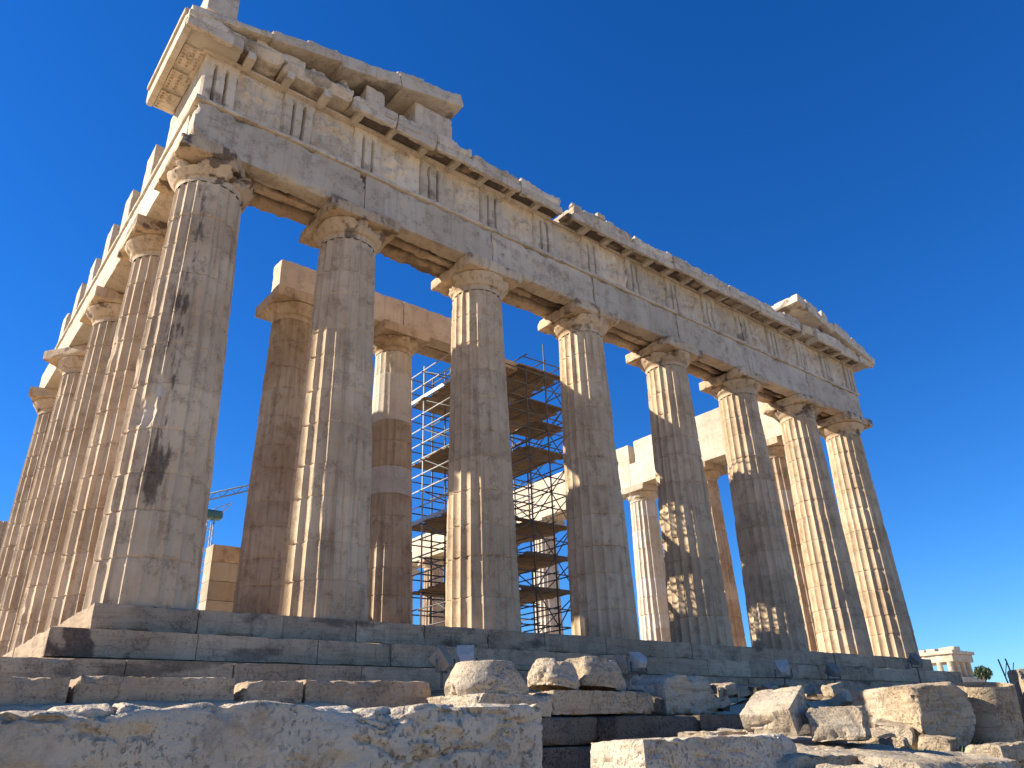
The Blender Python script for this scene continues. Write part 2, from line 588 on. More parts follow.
def cap_attrs(V, F, seed, dirt=.35):
    n = fbm(V*3.0+seed*5, seed+40, 5, .6)
    st = sst(.5, .72, n)*dirt*1.3
    return dict(stain=st, tint=(fbm(V*.8+seed, seed+41, 2)-.5)*1.5)

def add_column(x, y, seed, mat, h=9.57, with_cap=True, rad=1.0, z0=0, capmat=None, chip=.5, half=1.0, stain=None, fresh=0, capchip=.08,
               cuts=(), bite=.05, rows=170, per=8, top_broken=0, dirt=.35, r1=.74, smooth_drums=(), gouges=()):
    V, F, A, ring = shaft_arrays(seed, .955*rad, r1*rad, h, rows, per, chip, 11 if h > 8 else max(3, int(h/.9)), stain, fresh, top_broken, smooth_drums, gouges)
    if not with_cap:
        V, F, A = cap_lid(V, F, A, ring)
    o = mk('column', V, F, mat, temple, (x, y, z0), None, True, A, 48)
    if with_cap:
        V, F = capital_arrays(seed+500, r1*rad, h, half, capchip, cuts, bite)
        c = mk('capital', V, F, capmat or mat, o, None, None, True, cap_attrs(V, F, seed, dirt), 40)
    return o

def copy_part(o, loc, rz):
    c = o.copy()
    COL.objects.link(c)
    c.parent = o.parent
    c.location = loc
    c.rotation_euler = (0, 0, rz)
    for ch in o.children:
        d = ch.copy()
        COL.objects.link(d)
        d.parent = c
    return c

# soot / crust maps: angle of the face turned to the open south-east is about -120 deg
def crust_at(ang, width, z0, z1, k=1.0):
    def fn(T, Z, n):
        d = np.abs((T-ang+math.pi) % (2*math.pi)-math.pi)
        fr_ = .55+.6*vnoise(np.stack([np.floor(T.ravel()/(2*math.pi)*20)*3.7, np.zeros(T.size), Z.ravel()*.4], 1), 5).reshape(T.shape)
        return fr_*k*sst(width, width*.1, d)*sst(z0-.8, z0+.8, Z)*sst(z1+.6, z1-1.0, Z)*sst(.36, .68, n)
    return fn

def light_dirt(k):
    def fn(T, Z, n):
        return k*sst(.45, .8, n)*.8+.45*k*sst(8.2, 9.6, Z)*n
    return fn

front = []
for i, x in enumerate(FX):
    if i == 0:
        st = crust_at(R(-118), R(34), 1.6, 9.7, 1.05)
    elif i == 1:
        st = crust_at(R(-125), R(30), 6.4, 9.2, .6)
    else:
        st = light_dirt(.42)
    front.append(add_column(x, 1.01, 101+i*7, M['marble'], chip=[.28, .26, .28, .3, .34, .45, .45, .4][i], stain=st,
                 half=1.04 if i in (0, 7) else 1.0, capchip=[.34, .18, .17, .2, .18, .2, .2, .2][i],
                 cuts=[((.85, -.75, -.1), .78), ((.3, -.9, -.9), .74)] if i == 0 else (), bite=[.22, .12, .1, .12, .1, .13, .14, .12][i],
                 rad=1.02 if i in (0, 7) else 1.0, dirt=[.8, .5, .45, .5, .45, .5, .5, .5][i], rows=330 if i == 0 else 230 if i < 3 else 180, per=12 if i == 0 else 8,
                 gouges=((R(-140), 3.75, .3, .42, .07), (R(-128), 4.3, .16, .3, .05)) if i == 0 else ()))

# south flank: four whole columns behind the corner, stumps further west
south = []
for k in (1, 2):
    south.append(add_column(1.01, FY[k], 201+k*9, M['marble'], chip=.2, stain=light_dirt(.2), capchip=.13, dirt=.6))
south.append(copy_part(south[0], (1.01, FY[3], 0), R(126)))
south.append(copy_part(south[1], (1.01, FY[4], 0), R(-108)))
for k, hh in ((5, 4.6), (6, 7.5), (7, 6.1), (8, 4.2)):
    add_column(1.01, FY[k], 260+k, M['marble'], h=hh, with_cap=False, chip=.7, rows=110, top_broken=.5, r1=.955-(.955-.74)*hh/9.57)

# north flank, seen through the front: lit inner faces, much of it new white marble
north = []
for k in (1, 2, 3):
    north.append(add_column(29.87, FY[k], 301+k*5, M['white' if k == 3 else 'brown'], chip=.35, fresh=.5 if k == 3 else .12, rows=140, capchip=.05, dirt=.25))
for j, k in enumerate((4, 5, 6, 7, 8, 9, 10)):
    north.append(copy_part(north[2 if j % 2 else 1], (29.87, FY[k], 0), R(36+54*j)))

# porch inside the front: three columns with brown patina on the inner platform
PZ = .7
for i, x in enumerate((5.4, 9.15, 13.1)):
    add_column(x, 6.1, 401+i*11, M['brown'], h=9.14, rad=.86, z0=PZ, chip=.35, stain=light_dirt(.45), fresh=(.05, 0, .3)[i], smooth_drums=((9, .7), (8, .62), (5, .66), (10, .45)) if i == 1 else (), half=.92, capchip=.05,
               capmat=M['brown'], dirt=.3)

# ------------------------------------------------------------------ steps and floor
def course(x0, x1, yfront, depth, ztop, h, seed, along='x', lmin=1.5, lmax=2.4, chip=.1, res=.07, crust=None):
    rs = np.random.RandomState(seed)
    parts, tint = [], []
    p = x0
    k = 0
    while p < x1-.05:
        ln = rs.uniform(lmin, lmax)
        if x1-(p+ln) < .9:
            ln = x1-p
        V, F = worn((ln-.008, depth, h-.084), seed*13+k, res, .01, chip*rs.uniform(.5, 1.3), 1.7, .52, .006)
        V = V+[p+ln/2, yfront+depth/2+rs.uniform(-.012, .012), ztop-(h-.08)/2+rs.uniform(-.004, .004)]
        V2, F2 = worn((ln-.008, depth-.03, .076), seed*17+k, .1, .006, .02, 1.7, .52, .003)
        V, F = join([(V, F), (V2+[p+ln/2, yfront+depth/2+.02, ztop-h+.04], F2)])
        parts.append((V, F))
        tint.append(np.full(len(V), rs.uniform(-1, 1)*.7))
        p += ln
        k += 1
    V, F = join(parts)
    if along == 'y':
        V = np.stack([V[:, 1], V[:, 0], V[:, 2]], 1)
        F = F[:, ::-1]
    n = fbm(V*[.8, .8, 2.2]+seed, seed+3, 4)
    st = sst(.56, .74, n)*.6
    if crust:
        st = np.maximum(st, crust(V, n))
    return V, F, dict(tint=np.concatenate(tint), stain=st)

SH = .518
for n in range(4):
    yf, zt = -.7*n, -SH*n
    h = SH if n < 3 else .42
    # front course stops at the south return, which carries the corner
    cr = None
    if n == 1:
        cr = lambda V, q: 0.78*sst(3.8, -.6, V[:, 0])*sst(.46, .62, fbm(V*[4.5, 4.5, 1.5]+3, 91, 5, .62)+.07*sst(1.2, -.6, V[:, 0]))*(V[:, 1] < -.6)
    V, F, A = course(-.7*n, W_+.7*n, yf, 1.4, zt, h, 31+n, crust=cr)
    mk('step', V, F, M['step'], temple, None, None, True, A, 40)
    V, F, A = course(yf+1.403, L_+.7*n, -.7*n, 1.4, zt, h, 41+n, 'y', res=.14)
    mk('step', V, F, M['step'], temple, None, None, True, A, 40)
    V, F, A = course(yf+1.403, L_+.7*n, W_+.7*n-1.4, 1.4, zt, h, 51+n, 'y', res=.2)
    mk('step', V, F, M['step'], temple, None, None, True, A, 40)
V, F = plainbox((1.38, 1.38, -2.2), (W_-1.38, L_, -.006))
mk('floor', V, F, M['step'], temple, smooth=False)
V, F = plainbox((4.3, 5.05, -.004), (26.6, 64, PZ))
mk('inner_platform', V, F, M['step'], temple, smooth=False)

# ------------------------------------------------------------------ architrave
def stone_part(name, lo, hi, seed, mat, parent=None, res=.085, r0=.012, chip=.06, freq=1.8, thr=.5, rough=.006, cuts=(), tint=None,
               stain=0, fresh=0, sharp=40, rot=None, lump=0):
    lo, hi = np.array(lo, float), np.array(hi, float)
    V, F = worn(hi-lo, seed, res, r0, chip, freq, thr, rough, cuts, lump)
    if rot is not None:
        V = V@np.array(Euler(rot).to_matrix()).T
    V = V+(lo+hi)/2
    par = parent or temple
    n = fbm(V*1.1+seed, seed+3, 4)
    at = dict(tint=np.full(len(V), np.random.RandomState(seed).uniform(-.8, .8) if tint is None else tint),
              stain=sst(.50, .72, n)*stain*1.5, fresh=np.full(len(V), float(fresh)))
    return mk(name, V, F, mat, par, None, None, True, at, sharp)

AX0, AX1 = .2, W_-.2
xs = [AX0]+FX[1:-1]+[AX1]
for i in range(7):
    a, b = xs[i], xs[i+1]
    rs = random.Random(i)
    fr = [.0, 0, 0, .0, 0, .15, 0][i]
    cuts = ()
    if i == 0:
        cuts = [((-.9, -.35, -.55), 2.0), ((-.7, -.1, .9), 2.02)]
    stone_part('architrave', (a+.006, .2, ZT), (b-.006, .74, ZT+1.23), 600+i, M['entab'], chip=.26 if i == 0 else .12, thr=.47, freq=2.2, cuts=cuts, stain=.25, fresh=fr)
    if i > 0:
        stone_part('architrave', (a+.01, .93, ZT+.02+rs.uniform(0, .1)), (b-.01, 1.2, ZT+1.2), 620+i, M['brown'], chip=.26, stain=.6, thr=.42)
        stone_part('architrave', (a+.01, 1.40, ZT+rs.uniform(0, .06)), (b-.01, 1.80, ZT+1.2), 640+i, M['brown'], chip=.22, stain=.45, thr=.44)
    else:
        stone_part('architrave', (1.9, .93, ZT+.06), (b-.01, 1.2, ZT+1.2), 620+i, M['brown'], chip=.26, stain=.6, thr=.42)
        stone_part('architrave', (1.9, 1.40, ZT+.02), (b-.01, 1.80, ZT+1.2), 640+i, M['brown'], chip=.22, stain=.45, thr=.44)
# south flank architrave up to just past the fifth column
ys = [.77]+FY[1:5]+[FY[4]+1.1]
for i in range(5):
    a, b = ys[i], ys[i+1]
    stone_part('architrave', (.2, a+.006, ZT), (.78, b-.006, ZT+1.23), 660+i, M['white' if i in (2, 3) else 'entab'], chip=.06, stain=.2)
    stone_part('architrave', (.86, max(a, 1.85)+.01, ZT+.03), (1.24, b-.01, ZT+1.2), 670+i, M['brown'], chip=.12, stain=.6)
    stone_part('architrave', (1.32, max(a, 1.85)+.01, ZT+.0), (1.82, b-.01, ZT+1.2), 680+i, M['brown'], chip=.12, stain=.4)
# north flank architrave and the inner course above it
for k in range(0, 10):
    a, b = (1.85 if k == 0 else FY[k]), FY[k+1]
    stone_part('architrave', (28.98, a+.006, ZT), (29.86, b-.006, ZT+1.33), 700+k, M['white'], chip=.04, stain=.1, tint=.4 if k > 1 else -.1, res=.12)
    stone_part('architrave', (29.9, a+.006, ZT), (W_-.2, b-.006, ZT+1.33), 720+k, M['entab'], chip=.05, res=.16)
    hh = [1.3, 1.3, 1.3, 1.22, 1.2, 1.2, .9, 1.2, .6, .5][k]
    stone_part('backing_course', (29.1, a+.02, ZT+1.335), (29.85, b-.02-(.4 if k == 2 else 0), ZT+1.335+hh), 740+k, M['white'], chip=.06, stain=.1, tint=.3 if k > 1 else -.2, res=.12)

# band under the frieze, with small plates beneath each triglyph
V, F = worn((W_-.4+.12, .3, .115), 800, .04, .01, .13, 3.2, .46, .014)
n = fbm(V*1.3, 77, 4)
mk('band', V+[W_/2, .145+.135, ZT+1.29], F, M['entab'], temple, None, None, True, dict(stain=sst(.5, .7, n)*.4, tint=V[:, 0]*0), 40)
V, F = worn((.3, 15.9, .115), 801, .06, .01, .06, 2.6, .48, .01)
mk('band', V+[.29, .46+7.95, ZT+1.29], F, M['white'], temple, None, None, True, None, 40)

# ------------------------------------------------------------------ frieze
Z0, Z1 = ZT+1.352, ZT+2.695
TX = [.2+.43]
for a, b in zip(FX[:-1], FX[1:]):
    a2 = TX[-1]
    nb = b if b < 29 else W_-.63
    TX += [(a2+nb)/2, nb]

def triglyph_arrays(w, h, dep, seed):
    """upright slab, two full and two half grooves in its face (towards -y), plain top band"""
    g = w/9.0
    xsp = []
    for k, (p, d) in enumerate([(0, .08), (.55, 0), (1.95, 0), (2.5, .0), (3.0, .15), (3.5, 0), (3.75, 0), (5.25, 0), (5.5, 0), (6.0, .15), (6.5, 0), (7.05, 0), (8.45, 0), (9, .08)]):
        xsp.append((p*g-w/2, d))
    zs = np.linspace(0, h, 26)
    V, nx = [], len(xsp)
    for z in zs:
        for (x, d) in xsp:
            dd = d if z < h*.86 else (0 if abs(x) < w/2-.001 else 0)
            V.append((x, dd, z))
    V = np.array(V)
    n1 = fbm(V*[3, 3, 2]+seed*3.1, seed, 4)
    V[:, 1] += .05*sst(.56, .75, n1)+.012*(fbm(V*9+seed, seed+2, 2)-.5)
    idx = np.arange(len(V)).reshape(len(zs), nx)
    F = np.stack([idx[:-1, :-1], idx[:-1, 1:], idx[1:, 1:], idx[1:, :-1]], -1).reshape(-1, 4)
    # sides and back: simple returns
    b0 = len(V)
    back = np.array([(x, dep, z) for z in (0, h) for x in (-w/2, w/2)])
    V = np.concatenate([V, back])
    L = idx[:, 0]
    Rr = idx[:, -1]
    ex = [[L[0], b0, b0+2, L[-1]]]
    Fl = F.tolist()
    Fl.append(list(L[::-1])+[b0, b0+2])
    Fl[-1] = list(L)+[b0+2, b0]
    Fl.append(list(Rr[::-1])+[b0+1, b0+3])
    Fl.append(list(idx[-1])+[b0+3, b0+2])
    Fl.append(list(idx[0][::-1])+[b0, b0+1])
    Fl.append([b0, b0+2, b0+3, b0+1])
    return V, Fl

def metope_arrays(w, h, seed):
    """slab with a battered relief of figures"""
    nx, nz = 44, 44
    U, Wv = np.meshgrid(np.linspace(-w/2, w/2, nx), np.linspace(0, h, nz))
    P = np.stack([U.ravel(), np.zeros(U.size), Wv.ravel()], 1)
    rs = np.random.RandomState(seed)
    rel = np.zeros(len(P))
    for k in range(rs.randint(2, 4)):
        cx, lean = rs.uniform(-.4, .4), rs.uniform(-.35, .35)
        for q in range(6):                       # torso, hips, legs, arm, head stump
            zz = (.95, .75, .5, .3, .85, 1.1)[q]*rs.uniform(.85, 1.1)
            xx = cx+lean*(zz-.6)+((0, 0, .12, -.14, .2, .02)[q])*rs.uniform(.5, 1.6)
            sx, sz, hgt_ = ((.12, .2, .12), (.13, .14, .11), (.07, .2, .09), (.07, .2, .08), (.16, .06, .07), (.07, .08, .07))[q]
            rel = np.maximum(rel, hgt_*np.exp(-(((P[:, 0]-xx)/sx)**2+((P[:, 2]-zz)/sz)**2)))
    er = fbm(P*[3, 1, 3]+seed*7, seed, 4)
    rel = 1.7*rel*sst(.32, .58, er)+.07*(fbm(P*[4, 1, 4]+seed, seed+1, 4)-.5)
    P[:, 1] = -rel
    edge = np.minimum(np.minimum(P[:, 0]+w/2, w/2-P[:, 0]), np.minimum(P[:, 2], h-P[:, 2]))
    P[:, 1] *= sst(0, .06, edge)
    band = P[:, 2] > h-.13
    P[band, 1] -= .035
    idx = np.arange(U.size).reshape(U.shape)
    F = np.stack([idx[:-1, :-1], idx[:-1, 1:], idx[1:, 1:], idx[1:, :-1]], -1).reshape(-1, 4).tolist()
    b0 = len(P)
    P = np.concatenate([P, [(x, .25, z) for z in (0, h) for x in (-w/2, w/2)]])
    F.append(list(idx[:, 0])+[b0+2, b0])
    F.append(list(idx[:, -1][::-1])+[b0+1, b0+3])
    F.append(list(idx[-1])+[b0+3, b0+2])
    F.append(list(idx[0][::-1])+[b0, b0+1])
    F.append([b0, b0+2, b0+3, b0+1])
    return P, F

for i, x in enumerate(TX):
    V, F = triglyph_arrays(.845, Z1-Z0, .5, 820+i)
    n = fbm(V*1.5+i*3, 830+i, 3)
    mk('triglyph', V+[x, .17, Z0], F, M['entab'], temple, None, None, True, dict(tint=np.full(len(V), random.Random(i).uniform(-.7, .5)), stain=sst(.55, .75, n)*.5), 28)
for i, (a, b) in enumerate(zip(TX[:-1], TX[1:])):
    wd = b-a-.845
    V, F = metope_arrays(wd-.006, Z1-Z0, 850+i)
    n = fbm(V*1.5+i*3, 870+i, 3)
    mk('metope', V+[(a+b)/2, .265, Z0], F, M['entab'], temple, None, None, True, dict(tint=np.full(len(V), random.Random(i+50).uniform(-.5, .7)), stain=sst(.58, .8, n)*.4), 40)
# rear masonry of the frieze
stone_part('backing_course', (.7, .72, Z0), (W_-.4, 1.6, Z1-.02), 890, M['entab'], res=.2, chip=.08)
# south corner return of the frieze, then upright blocks left standing with gaps
stone_part('frieze_block', (.2, .68, Z0), (.72, 2.9, Z1), 891, M['entab'], chip=.1)
for i, y in enumerate((4.5, 6.72, 8.95, 11.1, 13.2, 15.35)):
    hh = (1.34, 1.22, 1.3, 1.18, 1.27, 1.1)[i]
    stone_part('frieze_block', (.17, y-.42, Z0), (.75, y+.42, Z0+hh), 895+i, M['white' if i % 2 else 'entab'], chip=.12, stain=.2)
for i, y in enumerate((3.5, 5.6, 7.8, 10, 12.1, 14.3)):
    stone_part('frieze_block', (.24, y-.6, Z0), (.8, y+.6, Z0+(.5, .28, .34, .22, .3, .2)[i]), 905+i, M['entab'], chip=.16)

for k in range(4):
    stone_part('backing_course', (.86, (1.9 if k == 0 else FY[k])+.01, Z0+.01), (1.76, FY[k+1]-.01, Z0+(1.3, 1.32, 1.28, 1.3)[k]), 915+k, M['entab'], chip=.12, res=.15)

# ------------------------------------------------------------------ cornice
GB, GT = 13.08, 13.62          # lower and upper edge of the cornice face
def cornice_run(x0, x1, seed, lmin=1.0, lmax=2.2, broken=()):
    rs = np.random.RandomState(seed)
    p = x0
    k = 0
    while p < x1-.05:
        ln = rs.uniform(lmin, lmax)
        if x1-(p+ln) < .8:
            ln = x1-p
        dy, dz = rs.uniform(-.04, .05), rs.uniform(-.02, .03)
        bk = k in broken
        o = stone_part('cornice_block', (p+.008, -.5+dy, GB+.22+dz), (p+ln-.008, 1.45, GT+dz+rs.uniform(-.06, .05)), seed*3+k, M['entab'],
                       chip=.34 if bk else (.16, .22, .28)[k % 3], stain=.35, res=.05, thr=.40 if bk else .46, freq=1.9,
                       cuts=[((rs.uniform(-.3, .3), -1, -.55), .78), ((rs.uniform(-.5, .5), -1, .2), .93)] if bk else ())
        if not bk:                                  # hanging front lip
            V, F = worn((ln-.02, .15, .27), seed*5+k, .04, .01, .10, 2.6, .46, .008)
            mk('drip_edge', V+[p+ln/2, -.5+dy+.085, GB+.115+dz], F, M['entab'], o, None, None, True, None, 40)
        for a, b in zip(MX[:-1], MX[1:]):
            m = (a+b)/2
            if p < m <= p+ln and x0+.2 < m < x1-.2:
                V, F = worn((.17+rs.uniform(-.03, .05), .56, .22), seed*7+int(m*9), .05, .01, .07, 2.6, .46, .008)
                mk('soffit_rib', V+[m, -.10, GB+.13], F, M['entab'], o, None, None, True, None, 40)
        for m in MX:
            if p+.2 < m+.001 and m < p+ln+.2-.001 and x0+.3 < m < x1-.3 and not bk:
                V, F = worn((.84, .5, .07), seed*11+int(m*9), .06, .008, .06, 2.4, .47, .006)
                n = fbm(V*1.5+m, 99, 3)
                mk('mutule', V+[m, -.10, GB+.205], F, M['brown'], o, None, None, True, dict(stain=sst(.3, .6, n), tint=(n-.5)*2), 40)  # brown patina; the heavy stain also paints in the soffit's shade
        p += ln
        k += 1
MX = sorted(TX+[(a+b)/2 for a, b in zip(TX[:-1], TX[1:])])
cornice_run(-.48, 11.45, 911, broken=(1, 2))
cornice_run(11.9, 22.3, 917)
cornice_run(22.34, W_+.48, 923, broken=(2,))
# south return of the cornice at the corner
sr = stone_part('cornice_block', (-.5, -.42, GB+.1), (.9, 2.75, GT+.02), 931, M['white'], chip=.07, tint=.0, cuts=())
V, F = worn((.16, 3.1, .14), 932, .05, .01, .03, 2.2, .55, .004)
mk('drip_edge', V+[-.415, 1.15, GB+.045], F, M['white'], sr, None, None, True, None, 40)
V, F = worn((.08, 3.05, .15), 933, .05, .01, .03, 2.2, .55, .004)
mk('crown_moulding', V+[-.52, 1.1, GT-.06], F, M['white'], sr, None, None, True, None, 40)
gts = []
for q, y in enumerate((.55, 1.5, 2.35)):
    V, F = worn((.5, .72, .085), 934+q, .05, .008, .05, 2.2, .52, .004)
    n = fbm(V*2.5+q, 99, 3)
    mu = mk('mutule', V+[-.07, y, GB+.08], F, M['entab'], sr, None, None, True, dict(stain=sst(.45, .7, n)*.4, tint=n*0+.3), 40)
    gt = [((-.07+gx, y+gy, GB+.045), (-.07+gx, y+gy, GB+.012), .032) for gx in (-.17, 0, .17) for gy in (-.28, -.17, -.06, .06, .17, .28)]
    V, F = tubes(gt[:(18, 14, 9)[q]], .03, 8)
    V = V+sr.location*0 if False else V
    gts.append((V, F))
for V, F in gts:
    mk('drop', V, F, M['brown'], sr, None, None, True, None, 40)
# bed course hidden between frieze and cornice
stone_part('bed_course', (.1, .06, 13.128), (11.4, 1.4, 13.2), 936, M['entab'], res=.2, chip=.02)
stone_part('bed_course', (11.2, .14, 13.128), (W_-.1, 1.4, 13.2), 937, M['entab'], res=.2, chip=.03)

# ------------------------------------------------------------------ what is left of the gable
SL = math.atan(.245)
def raking(x0, x1, ytop, thick, seed, mirror=False, y0=-.62, y1=1.3, mat='entab', zoff=0, chip=.1, res=.07, cuts=()):
    """sloping cornice slab whose upper edge follows the gable line"""
    if mirror:
        zc = lambda x: 13.78+.245*(W_-x)+zoff
    else:
        zc = lambda x: 13.78+.245*x+zoff
    xm = (x0+x1)/2
    ln = (x1-x0)/math.cos(SL)
    V, F = worn((ln-.01, y1-y0, thick), seed, res, .012, chip, 1.7, .5, .008, cuts)
    a = SL if mirror else -SL
    V = V@np.array(Euler((0, a, 0)).to_matrix()).T
    V = V+[xm, (y0+y1)/2, zc(xm)-thick/2]
    n = fbm(V*1.1+seed, seed, 4)
    return mk('gable_slab', V, F, M[mat], temple, None, None, True, dict(tint=np.full(len(V), random.Random(seed).uniform(-.5, .5)), stain=sst(.52, .72, n)*.6), 40)
raking(-.42, 1.5, 0, .22, 951, zoff=-.02, y0=-.56)
raking(1.5, 3.35, 0, .3, 952, zoff=-.03)
raking(3.36, 5.2, 0, .42, 953, zoff=-.06)
raking(5.21, 7.35, 0, .46, 954, zoff=-.04, chip=.12)
stone_part('gable_slab', (-.1, -.45, 13.92), (.62, .5, 14.75), 955, M['entab'], chip=.12)
# gable wall set back behind, with battered sculpture stumps
for i, (a, b, hb) in enumerate(((1.9, 3.6, .5), (3.6, 5.3, .95), (5.3, 6.9, 1.35), (6.9, 7.75, .95), (7.75, 8.5, .35))):
    stone_part('gable_wall', (a, .55, GT-.02), (b, 1.2, GT+hb), 960+i, M['entab'], chip=.12)
for i, (x, wd, hh) in enumerate(((2.9, .55, .42), (3.7, .35, .62), (4.6, .5, .5))):
    V, F = worn((wd, .45, hh), 970+i, .06, .1, .2, 2.6, .4, .02, lump=.12, lf=3)
    mk('sculpture_fragment', V+[x, -.05, GT+hh/2], F, M['entab'], temple, None, None, True, dict(stain=fbm(V*3, i, 3), tint=V[:, 0]*0), 50)
for i, (a, b, hb) in enumerate(((8.5, 9.9, .16), (9.95, 11.2, .1))):
    stone_part('gable_wall', (a, .1, GT-.02), (b, 1.1, GT+hb), 975+i, M['entab'], chip=.14)
for i, (x, wd, hh, yy) in enumerate(((1.9, .7, .2, .1), (2.9, .9, .22, -.1), (4.2, .8, .2, .0), (5.6, .9, .2, -.15), (6.5, .7, .16, .0))):
    V, F = worn((wd, .8, hh), 1900+i, .05, .02, .14, 2.6, .42, .015)
    V = V@np.array(Euler((0, -SL, 0)).to_matrix()).T
    mk('broken_stone', V+[x, yy, 13.74+.245*x+hh/2], F, M['entab'], temple, None, None, True, None, 40)
for i, (a, b, y0, hb) in enumerate(((4.3, 4.95, -.3, .68), (5.9, 7.2, -.28, 1.12), (1.2, 2.5, -.35, .28))):
    stone_part('gable_wall', (a, y0, GT-.02), (b, .54, GT+hb), 1930+i, M['entab'], chip=.16, thr=.44)
# right end
for i, (x, wd, hh, yy, dp) in enumerate(((26.6, .9, .26, -.1, .9), (27.8, .5, .55, -.2, .5), (28.9, 1.2, .22, -.1, 1.0), (30.2, 1.1, .22, -.15, .9), (31.0, .7, .2, -.2, .6))):
    V, F = worn((wd, dp, hh), 1910+i, .05, .02, .14, 2.6, .42, .015)
    V = V@np.array(Euler((0, SL, 0)).to_matrix()).T
    mk('broken_stone', V+[x, yy, 13.68+.245*(W_-x)+hh/2-.03], F, M['entab'], temple, None, None, True, None, 40)
raking(25.3, 28.1, 0, .42, 981, True, zoff=-.18, mat='entab', chip=.14)
raking(28.12, 31.45, 0, .36, 982, True, zoff=-.12)
raking(28.3, 31.0, 0, .24, 983, True, zoff=.12, y0=-.4, y1=.9)
for i, (a, b, hb) in enumerate(((25.0, 26.6, .95), (26.6, 28.2, .62), (28.2, 30.2, .25))):
    stone_part('gable_wall', (a, .55, GT-.02), (b, 1.2, GT+hb), 985+i, M['entab'], chip=.12)
# rubble line lying along the broken cornice top
rs = np.random.RandomState(12)
for i in range(22):
    x = 12.2+i*.52+rs.uniform(-.1, .1)
    sz = rs.uniform(.15, .4, 3)*(1.3, 1, .55)
    V, F = worn(sz, 990+i, .06, .03, .1, 4, .45, .02)
    mk('broken_stone', V+[x, rs.uniform(-.35, .1), GT+sz[2]/2-.03], F, M['entab' if i % 5 else 'white'], temple, None, (0, 0, 0), True, None, 40)

# ------------------------------------------------------------------ porch architrave, wall end inside
PT = PZ+9.14+.857
stone_part('porch_architrave', (4.58, 5.42, PT), (9.1, 6.05, PT+1.1), 1001, M['brown'], chip=.06, stain=.15, tint=1, fresh=.35)
stone_part('porch_architrave', (9.12, 5.42, PT), (13.2, 6.05, PT+1.1), 1002, M['brown'], chip=.08, stain=.15, tint=1, fresh=.35)
stone_part('porch_architrave', (5.9, 6.1, PT), (9.1, 6.75, PT+1.08), 1003, M['brown'], chip=.06)
stone_part('porch_architrave', (9.12, 6.1, PT), (12.6, 6.75, PT+1.08), 1004, M['brown'], chip=.06)
rs = np.random.RandomState(4)
zz = PZ
for k, hh in enumerate((.85, .55, .55, .5)):
    stone_part('inner_wall', (4.44, 8.0, zz+.003), (6.1, 8.62, zz+hh), 1010+k, M['brown' if k == 3 else 'white'], chip=.03, tint=(-.6, -.9, -.5, 0)[k], fresh=0, res=.09)
    zz += hh

